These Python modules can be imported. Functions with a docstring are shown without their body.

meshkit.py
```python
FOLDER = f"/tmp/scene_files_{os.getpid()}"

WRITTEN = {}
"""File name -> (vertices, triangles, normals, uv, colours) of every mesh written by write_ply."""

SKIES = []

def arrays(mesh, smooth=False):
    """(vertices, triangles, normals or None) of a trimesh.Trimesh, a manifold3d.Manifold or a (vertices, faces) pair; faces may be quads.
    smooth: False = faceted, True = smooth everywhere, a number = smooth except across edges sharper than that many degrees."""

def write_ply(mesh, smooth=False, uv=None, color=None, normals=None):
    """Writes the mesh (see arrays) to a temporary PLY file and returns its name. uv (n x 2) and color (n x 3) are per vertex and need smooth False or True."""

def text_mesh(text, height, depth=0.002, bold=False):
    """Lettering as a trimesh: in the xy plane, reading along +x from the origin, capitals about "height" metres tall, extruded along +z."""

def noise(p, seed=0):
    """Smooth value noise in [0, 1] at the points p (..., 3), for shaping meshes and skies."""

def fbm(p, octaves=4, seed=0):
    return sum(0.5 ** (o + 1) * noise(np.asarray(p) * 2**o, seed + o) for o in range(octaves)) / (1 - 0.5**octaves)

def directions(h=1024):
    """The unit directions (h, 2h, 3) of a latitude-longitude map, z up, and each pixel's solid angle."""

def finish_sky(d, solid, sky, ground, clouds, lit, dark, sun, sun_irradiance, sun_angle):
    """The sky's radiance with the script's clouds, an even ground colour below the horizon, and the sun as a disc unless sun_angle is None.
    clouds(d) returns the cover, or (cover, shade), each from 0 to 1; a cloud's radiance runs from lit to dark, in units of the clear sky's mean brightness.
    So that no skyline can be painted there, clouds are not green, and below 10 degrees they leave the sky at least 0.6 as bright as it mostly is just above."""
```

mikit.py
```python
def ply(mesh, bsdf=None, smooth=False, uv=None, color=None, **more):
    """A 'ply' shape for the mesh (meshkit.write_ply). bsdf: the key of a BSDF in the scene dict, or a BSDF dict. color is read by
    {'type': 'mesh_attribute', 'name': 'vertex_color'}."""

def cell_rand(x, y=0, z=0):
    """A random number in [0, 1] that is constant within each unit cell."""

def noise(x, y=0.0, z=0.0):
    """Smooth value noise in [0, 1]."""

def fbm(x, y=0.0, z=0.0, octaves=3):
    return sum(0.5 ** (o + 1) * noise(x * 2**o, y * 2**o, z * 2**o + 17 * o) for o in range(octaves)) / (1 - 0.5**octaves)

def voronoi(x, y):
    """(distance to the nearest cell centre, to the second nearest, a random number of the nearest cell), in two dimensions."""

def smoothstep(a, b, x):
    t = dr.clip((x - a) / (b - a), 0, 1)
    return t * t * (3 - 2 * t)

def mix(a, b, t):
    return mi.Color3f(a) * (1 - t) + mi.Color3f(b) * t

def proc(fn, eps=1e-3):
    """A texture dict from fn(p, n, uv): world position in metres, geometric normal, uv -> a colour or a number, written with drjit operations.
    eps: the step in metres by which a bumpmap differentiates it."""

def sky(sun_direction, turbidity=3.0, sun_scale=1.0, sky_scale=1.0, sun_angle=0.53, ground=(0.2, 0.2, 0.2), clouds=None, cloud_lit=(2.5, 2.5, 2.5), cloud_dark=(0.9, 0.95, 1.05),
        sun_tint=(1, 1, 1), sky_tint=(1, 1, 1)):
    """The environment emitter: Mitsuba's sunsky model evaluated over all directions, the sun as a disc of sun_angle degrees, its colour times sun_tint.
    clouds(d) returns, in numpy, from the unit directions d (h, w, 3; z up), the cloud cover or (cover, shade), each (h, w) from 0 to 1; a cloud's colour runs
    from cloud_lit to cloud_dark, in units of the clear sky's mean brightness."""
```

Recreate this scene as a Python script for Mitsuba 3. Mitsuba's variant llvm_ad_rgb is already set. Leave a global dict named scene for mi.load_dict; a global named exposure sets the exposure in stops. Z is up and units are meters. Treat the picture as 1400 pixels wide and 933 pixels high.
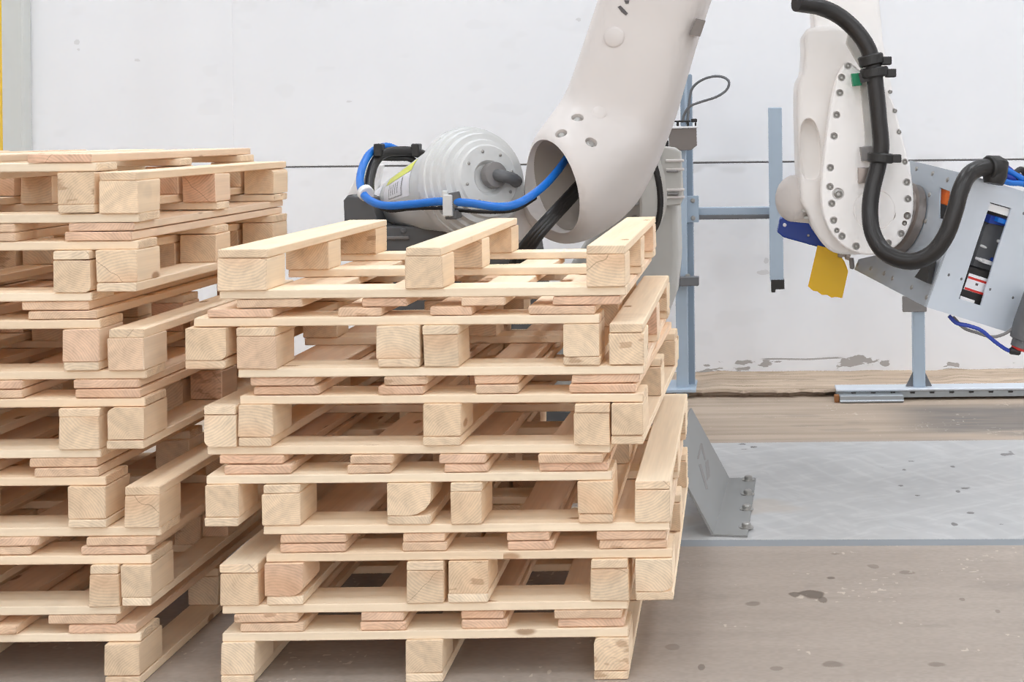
import math, random
import numpy as np, trimesh, drjit as dr, mitsuba as mi, manifold3d as m3, mikit, meshkit
from shapely.geometry import Polygon
from mikit import proc, noise, fbm, voronoi, cell_rand, smoothstep, mix

T = mi.ScalarTransform4f
random.seed(7)
rng = np.random.default_rng(7)
scene, labels = {'type': 'scene'}, {}

# ------------------------------------------------------------------ camera
F, CX, CY, H, ROLL = 2052.0, 1012.0, 177.0, 1.32, math.radians(0.6)
scene['camera'] = {
    'type': 'perspective', 'fov_axis': 'x', 'fov': math.degrees(2 * math.atan(700 / F)),
    'principal_point_offset_x': (700 - CX) / 1400, 'principal_point_offset_y': (466.5 - CY) / 933,
    'near_clip': 0.05, 'far_clip': 200,
    'to_world': T().look_at(origin=[0, 0, H], target=[0, 1, H], up=[math.sin(ROLL), 0, math.cos(ROLL)])}
exposure = 1.18

# ------------------------------------------------------------------ light: overcast daylight through the open gate behind the camera, lamps under the roof
scene['sky'] = mikit.sky((0.2, -0.6, 0.8), turbidity=4, sun_scale=0.0, sky_scale=8.0, ground=(0.35, 0.34, 0.33), clouds=lambda d: np.ones(d.shape[:2]), cloud_lit=(1.0, 1.0, 1.02))
LAMP = 5.6
lamp_spots = [(x, y) for y in (-5.5, -2.2, 0.8, 6.0) for x in (-4.5, -1.2, 2.1, 5.4)]


# ------------------------------------------------------------------ helpers
def P(px, py, Y):
    """The point at depth Y that the photograph shows at (px, py)."""
    dx, dy = px - CX, py - CY
    c, s = math.cos(ROLL), math.sin(ROLL)
    return np.array([(dx * c + dy * s) * Y / F, Y, H - (-dx * s + dy * c) * Y / F])


counts = {}


def numbered(name, parent=None):
    full = name if parent is None else parent + '__' + name
    n = counts.get(full, 0)
    counts[full] = n + 1
    return full if n == 0 else f'{full}_{n:03d}'


def tag(key, label=None, cat=None, group=None, kind=None):
    d = labels.setdefault(key, {})
    for k, v in (('label', label), ('category', cat), ('group', group), ('kind', kind)):
        if v: d[k] = v
    return key


def thing(name, label, cat, group=None):
    return tag(numbered(name), label, cat, group)


def part(name, mesh, m, parent=None, label=None, smooth=False, uv=None):
    key = numbered(name, parent)
    if isinstance(mesh, (list, tuple)) and isinstance(mesh[0], trimesh.Trimesh): mesh = trimesh.util.concatenate(list(mesh))
    scene[key] = mikit.ply(mesh, m, smooth=smooth, uv=uv)
    if label: tag(key, label)
    return key


def struct(name, mesh, m, label, smooth=False):
    k = part(name, mesh, m, None, None, smooth)
    return tag(k, label, kind='structure')


def tm(man):
    m = man.to_mesh()
    return trimesh.Trimesh(np.array(m.vert_properties)[:, :3], np.array(m.tri_verts), process=False)


def mm(t):
    t = t.copy(); t.merge_vertices()
    return m3.Manifold(m3.Mesh(np.array(t.vertices, np.float32), np.array(t.faces, np.uint32)))


def hull(points):
    return trimesh.convex.convex_hull(np.asarray(points, float))


def _template():
    c = .1
    pts = []
    for s in np.ndindex(2, 2, 2):
        sg = np.array(s) * 2 - 1
        for ax in range(3):
            q = sg * (1 - c); q = q.astype(float); q[ax] = sg[ax]
            pts.append((q, sg, ax))
    h = hull([p[0] for p in pts])
    idx = [int(np.argmin([np.linalg.norm(v - p[0]) for p in pts])) for v in h.vertices]
    return np.array([pts[i][1] for i in idx], float), np.array([pts[i][2] for i in idx]), np.array(h.faces)


BSG, BAX, BF = _template()


def box_arrays(size, c=.002, jit=0.0):
    hs = np.array(size, float) / 2
    v = BSG * (hs - c)
    v[np.arange(len(v)), BAX] = BSG[np.arange(len(v)), BAX] * hs[BAX]
    if jit:                                                          # slight out-of-square sawing, the same for the three points of one corner
        corner = ((BSG + 1) / 2 @ [4, 2, 1]).astype(int)
        v = v + rng.uniform(-jit, jit, (8, 3))[corner]
    return v, BF


def bx(lo, hi, c=.002):
    lo, hi = np.minimum(lo, hi), np.maximum(lo, hi)
    v, f = box_arrays(hi - lo, min(c, .3 * float((hi - lo).min())))
    return trimesh.Trimesh(v + (np.array(lo) + hi) / 2, f, process=False)


def frame_of(d):
    d = np.asarray(d, float) / np.linalg.norm(d)
    a = np.cross(d, [0, 0, 1.0])
    if np.linalg.norm(a) < 1e-3: a = np.array([1.0, 0, 0])
    a /= np.linalg.norm(a)
    return d, a, np.cross(d, a)


def lathe(p0, d, prof, n=32):
    """Revolves (t, r) pairs about the axis through p0 along d; closed where r = 0 or by fans."""
    d, a, b = frame_of(d)
    prof = list(prof)
    if prof[0][1] > 1e-9: prof = [(prof[0][0], 0)] + prof
    if prof[-1][1] > 1e-9: prof = prof + [(prof[-1][0], 0)]
    ang = np.arange(n) * 2 * math.pi / n
    rad = np.cos(ang)[:, None] * a + np.sin(ang)[:, None] * b
    V, F_ = [p0 + d * prof[0][0]], []
    for t, r in prof[1:-1]: V += list(p0 + d * t + rad * r)
    V.append(p0 + d * prof[-1][0])
    k = len(prof) - 2
    for i in range(n):
        j = (i + 1) % n
        F_.append([0, 1 + j, 1 + i])
        for q in range(k - 1):
            A, B = 1 + q * n, 1 + (q + 1) * n
            F_ += [[A + i, A + j, B + j], [A + i, B + j, B + i]]
        F_.append([1 + (k - 1) * n + i, 1 + (k - 1) * n + j, len(V) - 1])
    t = trimesh.Trimesh(np.array(V), np.array(F_), process=False)
    if t.volume < 0: t.invert()
    return t


def cyl(p0, p1, r, n=24, c=None):
    L = float(np.linalg.norm(np.asarray(p1) - p0)); c = min(.15 * r, .2 * L) if c is None else c
    return lathe(np.asarray(p0, float), np.asarray(p1) - p0, [(0, r - c), (c, r), (L - c, r), (L, r - c)], n)


def spline(pts, n=8):
    p = np.array(pts, float)
    p = np.vstack([2 * p[0] - p[1], p, 2 * p[-1] - p[-2]])
    out = []
    for i in range(1, len(p) - 2):
        for t in np.arange(n) / n:
            a, b, c, d = p[i - 1:i + 3]
            out.append(.5 * (2 * b + (c - a) * t + (2 * a - 5 * b + 4 * c - d) * t * t + (3 * b - a - 3 * c + d) * t ** 3))
    return np.array(out + [p[-2]])


def tube(pts, r, sides=12, n=8):
    q = spline(pts, n) if n > 1 else np.array(pts, float)
    t = np.gradient(q, axis=0); t /= np.linalg.norm(t, axis=1, keepdims=True)
    _, a, _ = frame_of(t[0])
    rings, ang = [], np.arange(sides) * 2 * math.pi / sides
    R = np.broadcast_to(r, len(q))
    for i in range(len(q)):
        a = a - t[i] * (a @ t[i]); a /= np.linalg.norm(a)
        b = np.cross(t[i], a)
        rings.append(q[i] + R[i] * (np.cos(ang)[:, None] * a + np.sin(ang)[:, None] * b))
    return loft(rings)


def loft(rings):
    """Closed surface through rings of equal point counts, capped by fans."""
    n, k = len(rings[0]), len(rings)
    V = np.vstack(list(rings) + [np.mean(rings[0], 0)[None], np.mean(rings[-1], 0)[None]])
    F_ = []
    for q in range(k - 1):
        for i in range(n):
            j = (i + 1) % n
            F_ += [[q * n + i, q * n + j, (q + 1) * n + j], [q * n + i, (q + 1) * n + j, (q + 1) * n + i]]
    for i in range(n):
        j = (i + 1) % n
        F_ += [[k * n, j, i], [k * n + 1, (k - 1) * n + i, (k - 1) * n + j]]
    t = trimesh.Trimesh(V, np.array(F_), process=False)
    if t.volume < 0: t.invert()
    return t


def resample(pts, step, smooth=True):
    p = np.array(pts, float)
    if smooth:
        q = np.vstack([p[-1], p, p[0], p[1]])
        p = np.vstack([[.5 * (2 * b + (c - a) * t + (2 * a - 5 * b + 4 * c - d) * t * t + (3 * b - a - 3 * c + d) * t ** 3) for t in np.arange(6) / 6]
                       for a, b, c, d in zip(q[:-3], q[1:-2], q[2:-1], q[3:])])
    return p


def slab(px, Y0, Y1, bevel=.012, smooth=True):
    """A solid whose outline lies in an upright plane across the view (outline given at depth Y0), from Y0 back to Y1, with rounded rims."""
    p3 = np.array([P(x, y, Y0) for x, y in px])
    p = resample(p3[:, [0, 2]], 0, smooth)
    pg = Polygon(p)
    if not pg.exterior.is_ccw: p = p[::-1]
    e = np.roll(p, -1, 0) - np.roll(p, 1, 0)
    nrm = np.stack([-e[:, 1], e[:, 0]], 1); nrm /= np.linalg.norm(nrm, axis=1, keepdims=True) + 1e-12   # inward
    rings = []
    prof = [(Y0, bevel), (Y0 + .13 * bevel, .5 * bevel), (Y0 + .5 * bevel, .13 * bevel), (Y0 + bevel, 0), (Y1 - bevel, 0), (Y1 - .3 * bevel, .3 * bevel), (Y1, bevel)]
    for y, o in prof:
        q = p + nrm * o
        rings.append(np.stack([q[:, 0], np.full(len(q), y), q[:, 1]], 1))
    n, k = len(p), len(rings)
    V = np.vstack(rings); F_ = []
    for q in range(k - 1):
        for i in range(n):
            j = (i + 1) % n
            F_ += [[q * n + i, q * n + j, (q + 1) * n + j], [q * n + i, (q + 1) * n + j, (q + 1) * n + i]]
    for q, flip in ((0, 1), (k - 1, 0)):
        vv = rings[q][:, [0, 2]]
        import mapbox_earcut
        tri = mapbox_earcut.triangulate_float64(vv, np.array([len(vv)], np.uint32)).reshape(-1, 3).astype(int)
        F_ += [[q * n + a, q * n + b, q * n + c] for a, b, c in tri]
    t = trimesh.Trimesh(V, np.array(F_), process=False)
    trimesh.repair.fix_normals(t)
    if t.volume < 0: t.invert()
    return t


class Plane:
    def __init__(s, a, b, c):
        s.o = np.array(a, float); s.u = np.array(b) - a; s.u /= np.linalg.norm(s.u)
        n = np.cross(s.u, np.array(c) - a); n /= np.linalg.norm(n)
        if n[1] < 0: n = -n                                           # n points away from the camera side
        s.n = n; s.v = np.cross(s.n, s.u)

    def at(s, px, py, off=0):
        r = P(px, py, 1.0) - [0, 0, H]
        o = s.o + s.n * off - [0, 0, H]
        return [0, 0, H] + r * (o @ s.n) / (r @ s.n)

    def loc(s, px, py, off=0):
        d = s.at(px, py, off) - s.o
        return (d @ s.u, d @ s.v)

    def sheet(s, px, th, holes=(), off=0):
        pg = Polygon([s.loc(*q, off) for q in px], [[s.loc(*q, off) for q in h] for h in holes])
        m = trimesh.creation.extrude_polygon(pg, th, engine='earcut')
        M = np.eye(4); M[:3, 0], M[:3, 1], M[:3, 2], M[:3, 3] = s.u, s.v, s.n, s.o + s.n * off
        m.apply_transform(M)
        return m


def rivet(pl, px, py, r, h, off=0):
    c = pl.at(px, py, off)
    return lathe(c + pl.n * .001, -pl.n, [(0, r), (h * .6, r * .9), (h, r * .5)], 10)


# ------------------------------------------------------------------ materials
def mat(name, color, rough=.5, metal=0.0, spec=.5, **more):
    c = color if isinstance(color, dict) else {'type': 'rgb', 'value': list(color)}
    scene['mat_' + name] = {'type': 'twosided', 'bsdf': {'type': 'principled', 'base_color': c, 'roughness': rough, 'metallic': metal, 'specular': spec, **more}}
    return 'mat_' + name


CREAM, TAN, PINK, KNOT = (.88, .735, .55), (.78, .57, .375), (.76, .46, .32), (.30, .16, .08)


def wood_fn(p, n, uv):
    a, b = dr.floor(uv.x / 4), dr.floor(uv.y / 4)
    k = dr.floor(a / 2)
    end = (a - 2 * k) > .5
    u, v = uv.x - 4 * a - 2, uv.y - 4 * b - 2
    r1, r2, r3 = cell_rand(k, b, 1), cell_rand(k, b, 2), cell_rand(k, b, 3)
    g = fbm(u * 2.0 + r1 * 40, v * 42 + r2 * 90)
    band = fbm(u * 1.2 + 7 * r2, v * 16 + r1 * 30, 3.0, 2)
    fine = noise(u * 9, v * 320)
    pink, tan = k > 19.5, (k > 9.5) & (k < 19.5)
    base = mix(CREAM, TAN, dr.clip(r3 * r3 * .6 + (band - .5) * .55 + dr.select(tan, .22, 0.0), 0, 1))
    base = dr.select(pink, mix(base, PINK, dr.select(end, .45 + .5 * r2, .10 + .25 * r2)), base)
    c = base * (.90 + .16 * g + .05 * (fine - .5))
    f1, f2, w = voronoi(u * 3.4 + 30 * r1, v * 8 + 30 * r2)
    knot = dr.select(w > .80, 1 - smoothstep(.05, .11, f1), 0.0)
    c = mix(c, mi.Color3f(KNOT) * (.8 + .6 * r3), knot * .75)
    # sawn end: year rings about a pith that mostly lies outside the piece
    du, dv = u - (r1 - .5) * .16, v + .05 + .05 * r2
    d = dr.sqrt(du * du + dv * dv) + .004 * noise(u * 60, v * 60)
    ring = .5 + .5 * dr.sin(d * 6.2832 / (.0045 + .003 * r2))
    saw = fbm((u + v) * 60 + 9 * r1, (u - v) * 14 + 3 * r2)
    rough = fbm(u * 90 + 5 * r2, v * 90, 2.0, 3)
    e = mix(base, TAN, .20 + .35 * r1) * (.80 + .14 * ring + .26 * (saw - .3) + .16 * (rough - .5))
    heart = 1 - smoothstep(.0, .05, dr.abs(d - .03 - .07 * r3))
    e = mix(e, mi.Color3f(.66, .37, .20), heart * .38 * smoothstep(.35, .7, r2))
    crack = dr.select(r2 > .86, 1 - smoothstep(0.0, .0012, dr.abs(du * (r1 - .5) * 2 + dv * .6 - .035 + .01 * noise(u * 40, v * 40))), 0.0)
    e = mix(e, (.22, .11, .06), crack * .5)
    bark = dr.select(r1 > .87, smoothstep(.54, .68, fbm(u * 30 + 8 * r2, v * 70, 1.0, 3)), 0.0)
    e = mix(e, (.34, .18, .09), bark * .5)
    e, c = e * (.86 + .14 * cell_rand(k, b, 4)), c * (.90 + .10 * cell_rand(k, b, 5))
    grey = smoothstep(.62, .8, fbm(p.x * 9, p.y * 9, p.z * 14, 3))
    return mix(dr.select(end, e, c), (.45, .36, .27), grey * .18)


mat('wood', proc(wood_fn), .75, spec=.25)


def floor_fn(p, n, uv):
    x, y = p.x, p.y
    big = fbm(x * .9 + 3, y * 1.6, 0, 4)
    streak = fbm(x * 2.2, y * 14, 5.0, 3)
    fine = noise(x * 90, y * 120)
    c = mix((.31, .26, .22), (.43, .37, .32), dr.clip(big * .55 + streak * .5, 0, 1)) * (.95 + .1 * fine)
    dirt = smoothstep(6.2, 6.45, y + .1 * (big - .5))
    lines = fbm(x * 1.6 + 9, y * 24, 2.0, 3)
    c = mix(c, mix((.33, .25, .18), (.56, .45, .35), lines), dirt * .85)
    dark = smoothstep(.55, 1.0, x + .5 * (big - .5)) * smoothstep(6.35, 6.55, y + .2 * (streak - .5)) * (1 - smoothstep(7.0, 7.2, y))
    c = mix(c, (.17, .155, .145), dark * (.6 + .4 * fbm(x * 5, y * 30)))
    fleck = smoothstep(.84, .90, noise(x * 75, y * 60)) * smoothstep(.66, .75, noise(x * 7 + 4, y * 9))
    c = mix(c, (.62, .55, .46), fleck * .5)
    grime = smoothstep(.70, .80, fbm(x * 4 + 11, y * 9 + 2, 1.0, 3))
    c = mix(c, (.20, .17, .15), grime * .22)
    wob = .018 * noise(x * 45, y * 45)
    for (ax, ay, rx, ry, k) in SPOTS:
        d = dr.sqrt(dr.square((x - ax) / rx) + dr.square((y - ay) / ry)) + (noise(x * 38, y * 30) - .5) * .8
        c = mix(c, (.10, .075, .055), (1 - smoothstep(.7, 1.1, d)) * k)
    return c


def on_floor(px, py):
    d = P(px, py, 1.0); Y = H / (H - d[2])
    return P(px, py, Y)


SPOTS = []
for (sx, sy, w, h, k) in [(1096, 815, 15, 6, .8), (1073, 816, 8, 4, .7), (1112, 823, 6, 4, .6), (1016, 826, 13, 3.5, .45), (1123, 793, 5, 1.5, .6), (1120, 911, 20, 4, .45), (1265, 915, 14, 4, .4), (1045, 915, 10, 3, .35), (905, 883, 11, 4, .3), (1228, 788, 12, 2.5, .35), (1182, 779, 8, 3, .35), (1302, 826, 4, 2, .4), (1350, 843, 4, 2.5, .35), (943, 911, 5, 4, .5), (1130, 760, 9, 2, .3)]:
    q, q2 = on_floor(sx, sy), on_floor(sx, sy + h)
    SPOTS.append((q[0], q[1], w * q[1] / F, abs(q2[1] - q[1]), k))
mat('floor', proc(floor_fn), .55, spec=.35)


def wall_fn(p, n, uv):
    x, z = p.x, p.z
    m = fbm(x * 1.3 + 5, z * 1.5, p.y, 4)
    c = mix((.82, .835, .865), (.88, .89, .91), m)
    scuff = smoothstep(.70, .80, fbm(x * 5, z * 9, 3.0, 3))
    c = mix(c, (.66, .66, .66), scuff * .10)
    peel = mi.Float(0)
    jag = (fbm(x * 16 + 2, z * 55, 8.0, 4) - .5) * 3.2
    for (ax, az, rx, rz, k) in WSPOTS:
        d = dr.sqrt(dr.square((x - ax) / rx) + dr.square((z - az) / rz)) + jag
        peel = dr.maximum(peel, (1 - smoothstep(.85, .95, d)) * k)
    c = mix(c, (.34, .32, .30), peel * .8)
    crack = (1 - smoothstep(.003, .006, dr.abs(z - WCR[2] - .012 * (noise(x * 6) - .5)))) * smoothstep(WCR[0], WCR[0] + .05, x) * (1 - smoothstep(WCR[1] - .05, WCR[1], x))
    c = mix(c, (.33, .32, .31), crack * .8)
    foot = 1 - smoothstep(.012, .03, z + .02 * (noise(x * 12, 2.0) - .5))
    c = mix(c, (.47, .38, .29), foot)
    rub = smoothstep(.64, .74, fbm(x * 3 + 20, z * 7 + 3, 1.0, 3)) * smoothstep(.95, 1.1, z) * (1 - smoothstep(1.13, 1.2, z))
    return mix(c, (.55, .55, .55), rub * .35)


WSPOTS = []
for (sx, sy, w_, h_) in [(1008, 498, 30, 6), (1155, 499, 22, 8), (957, 511, 22, 4.5), (1012, 512, 17, 4.5), (1036, 514, 7, 3.5), (1204, 502, 5, 3), (1225, 506, 9, 3), (1301, 505, 13, 4), (1293, 514, 9, 4), (1142, 516, 9, 3), (1380, 509, 5, 3), (795, 22, 3, 3), (108, 38, 2.5, 3), (110, 50, 2.5, 3), (190, 66, 5, 2.5), (478, 128, 4, 2), (310, 300, 9, 3), (1040, 375, 7, 3), (1044, 356, 3, 3)]:
    q = P(sx, sy, 7.93); WSPOTS.append((q[0], q[2], w_ * 7.93 / F, h_ * 7.93 / F, 1.0 if sy > 480 else .3))
WCR = (P(1030, 493, 7.93)[0], P(1150, 493, 7.93)[0], P(1090, 493, 7.93)[2])
mat('wall', proc(wall_fn), .7, spec=.3)


def plate_fn(p, n, uv):
    x, y = p.x, p.y
    a, b = .82 * x + .57 * y, -.57 * x + .82 * y
    w = fbm(a * 3 + 4, b * 3, 6.0, 3)
    s = fbm(a * 26 + 3 * w, b * 9 + 5 * w, 1.0, 4)
    s2 = fbm(b * 30 + 9 + 4 * w, a * 7, 4.0, 4)
    m = fbm(a * 1.7, b * 1.3, 2.0, 4)
    scr = smoothstep(.60, .72, s) * .5 + smoothstep(.60, .72, s2) * .5
    c = mix((.41, .413, .413), (.60, .60, .595), dr.clip(.3 * s + .25 * s2 + .7 * m - .15, 0, 1))
    c = mix(c, (.72, .72, .71), scr * .16)
    rust = smoothstep(.56, .75, fbm(x * 3 + 1, y * 4, 7.0, 3)) * (1 - smoothstep(.05, .55, x))
    c = mix(c, (.50, .42, .34), rust * .45)
    pit = smoothstep(.87, .91, noise(x * 26 + 3, y * 20)) * smoothstep(.66, .7, noise(x * 3, y * 4 + 8))
    return mix(c, (.16, .15, .15), pit * .8)


mat('plate_steel', proc(plate_fn), .42, metal=.25, spec=.5)


def ledge_fn(p, n, uv):
    x, y = p.x, p.y
    l = fbm(x * 2.2, y * 34, 1.0, 4)
    c = mix((.34, .25, .18), (.66, .54, .42), l)
    gap = smoothstep(.6, .7, fbm(x * 7, y * 30 + 4, 3.0, 3))
    return mix(c, (.20, .15, .11), gap * .35)


mat('ledge', proc(ledge_fn), .85, spec=.2)


def cast_fn(p, n, uv):
    m = fbm(p.x * 3, p.y * 3, p.z * 3, 3)
    return mix((.58, .54, .515), (.67, .63, .60), m)


mat('robot', proc(cast_fn), .42, spec=.5)
mat('robot_pale', (.78, .755, .73), .42)
mat('robot_grey', (.50, .49, .46), .45)
mat('robot_light', (.88, .86, .84), .4)
mat('motor', (.60, .61, .60), .35, spec=.6)
mat('dark_grey', (.115, .118, .122), .5)
mat('mid_grey', (.22, .21, .205), .5)
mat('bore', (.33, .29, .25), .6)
mat('black', (.018, .017, .016), .45)
mat('rubber', (.018, .016, .015), .36, spec=.5)
mat('blue_hose', (.010, .16, .60), .3, spec=.6)
mat('blue_cable', (.03, .06, .35), .4)
mat('blue_paint', (.012, .045, .28), .35)
mat('yellow_plate', (.78, .47, .012), .45)
mat('yellow_post', (.80, .52, .02), .4)
mat('label_yellow', (.70, .72, .16), .5)
mat('label_white', (.80, .80, .83), .5)
mat('label_grey', (.38, .38, .40), .5)
mat('print', (.10, .09, .09), .6)
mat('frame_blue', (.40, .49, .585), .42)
mat('frame_shade', (.25, .32, .40), .45)  # darker frame blue; on the recess tube it paints in shade
mat('steel_dark', (.16, .165, .175), .5, metal=.2)
mat('box_brown', (.19, .165, .15), .5)
mat('bolt', (.40, .39, .37), .35, metal=.7)
mat('galv', (.43, .475, .525), .36, metal=.35, spec=.5)
mat('galv_light', (.66, .72, .79), .38, metal=.25, spec=.5)
mat('flange', (.36, .31, .28), .25, metal=.9)
mat('alu', (.34, .37, .39), .35, metal=.4)
mat('green', (.0, .23, .10), .4)
mat('orange', (.80, .16, .02), .45)
mat('red', (.60, .04, .03), .45)
mat('white_part', (.80, .80, .80), .4)
mat('ceiling', (.75, .75, .75), .8)
mat('joint', (.34, .33, .32), .8)
mat('column', (.62, .64, .62), .7)  # even grey of the raised wall strip at the left edge
mat('lip', (.27, .29, .31), .5, metal=.2)
mat('rust', (.30, .13, .05), .8)
mat('wing', (.27, .275, .27), .5, metal=.15)

# ------------------------------------------------------------------ the setting
WY = 7.93
struct('floor', bx([-8, -9, -.2], [9, WY + .3, 0], .001), 'mat_floor', 'worn warm grey concrete floor with stains and flecks')
w = struct('wall_back', bx([-8, WY + .03, 0], [9, WY + .3, 6.5], .001), 'mat_joint', 'white painted wall of large panels with dark joints behind the robot')
VJ = P(320, 100, WY)[0]
for (z0, z1) in ((0, 1.1405), (1.1505, 3.6), (3.61, 6.5)):
    cuts = [-8, VJ, VJ + 5.6, 9] if z0 > 1 else [-8, 3.6, 9]
    for a, b in zip(cuts[:-1], cuts[1:]):
        v, f = box_arrays([b - a, .032, z1 - z0], .0012)
        part('panel', trimesh.Trimesh(v + [(a + b) / 2, WY + .016, (z0 + z1) / 2], f, process=False), 'mat_wall', w)
struct('wall_left', bx([-8.2, -9, 0], [-8, WY + .3, 6.5], .001), 'mat_wall', 'white side wall')
struct('wall_right', bx([9, -9, 0], [9.2, WY + .3, 6.5], .001), 'mat_wall', 'white side wall on the right')
struct('ceiling', bx([-8.2, -9, 6.5], [9.2, WY + .3, 6.7], .001), 'mat_ceiling', 'pale hall ceiling')
for i, (x, y) in enumerate(lamp_spots):
    t = thing('ceiling_lamp', f"long white ceiling lamp, {('first', 'second', 'third', 'fourth')[i % 4]} from the left in the {('row farthest from', 'third row from', 'second row from', 'row nearest')[i // 4]} the robot wall", 'ceiling lamp', 'lamps under the ceiling')
    part('housing', bx([x - .45, y - .75, 6.44], [x + .45, y + .75, 6.499]), 'mat_white_part', t)
    k = part('diffuser', trimesh.Trimesh([[x - .42, y - .72, 6.435], [x - .42, y + .72, 6.435], [x + .42, y + .72, 6.435], [x + .42, y - .72, 6.435]], [[0, 1, 2], [0, 2, 3]], process=False), 'mat_white_part', t)
    scene[k]['emitter'] = {'type': 'area', 'radiance': {'type': 'rgb', 'value': [LAMP * .935, LAMP, LAMP * 1.06]}}

# raised grey strip on the wall and yellow post at the left edge
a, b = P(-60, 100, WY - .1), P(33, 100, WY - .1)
struct('trim_1', bx([a[0], WY - .1, 0], [b[0], WY, 6.5], .01), 'mat_column', 'grey white raised strip on the wall at the left edge')
a, b = P(-32, 100, 6.6), P(-8, 100, 6.6)
t = thing('yellow_post', 'yellow painted steel post at the left edge before the wall', 'post')
part('post', bx([a[0], 6.6, 0.012], [b[0], 6.69, 3.2], .008), 'mat_yellow_post', t)
part('foot_plate', bx([a[0] - .05, 6.55, 0], [b[0] + .05, 6.74, .012]), 'mat_yellow_post', t)

# ledge of broken concrete along the wall foot
n = 260
xs = np.linspace(-3.2, 4.2, n)
edge = 7.40 + .10 * (meshkit.fbm(np.stack([xs * 5, xs * 0, xs * 0], 1), 4) - .5) + .03 * (meshkit.noise(np.stack([xs * 30, xs * 0, xs * 0 + 5], 1)) - .5)
V, Fc = [], []
for i, x in enumerate(xs):
    hgt = .036 + .014 * (meshkit.noise(np.array([x * 9, 0, 1.0])) - .5)
    u_ = .05 + .05 * meshkit.noise(np.array([x * 4, 2.0, 0]))
    V += [[x, edge[i] + u_, .0], [x, edge[i] + u_, hgt * .6], [x, edge[i], hgt * .68], [x, edge[i] + .012, hgt], [x, WY - .001, hgt + .004]]
for i in range(n - 1):
    for q in range(4):
        A, B = i * 5 + q, (i + 1) * 5 + q
        Fc += [[A, B, B + 1], [A, B + 1, A + 1]]
lm = trimesh.Trimesh(np.array(V), np.array(Fc), process=False)
struct('trim_2', lm, 'mat_ledge', 'low ledge of rough tan concrete along the foot of the wall', smooth=False)

# ------------------------------------------------------------------ pallets
ids = [0, 0]


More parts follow.
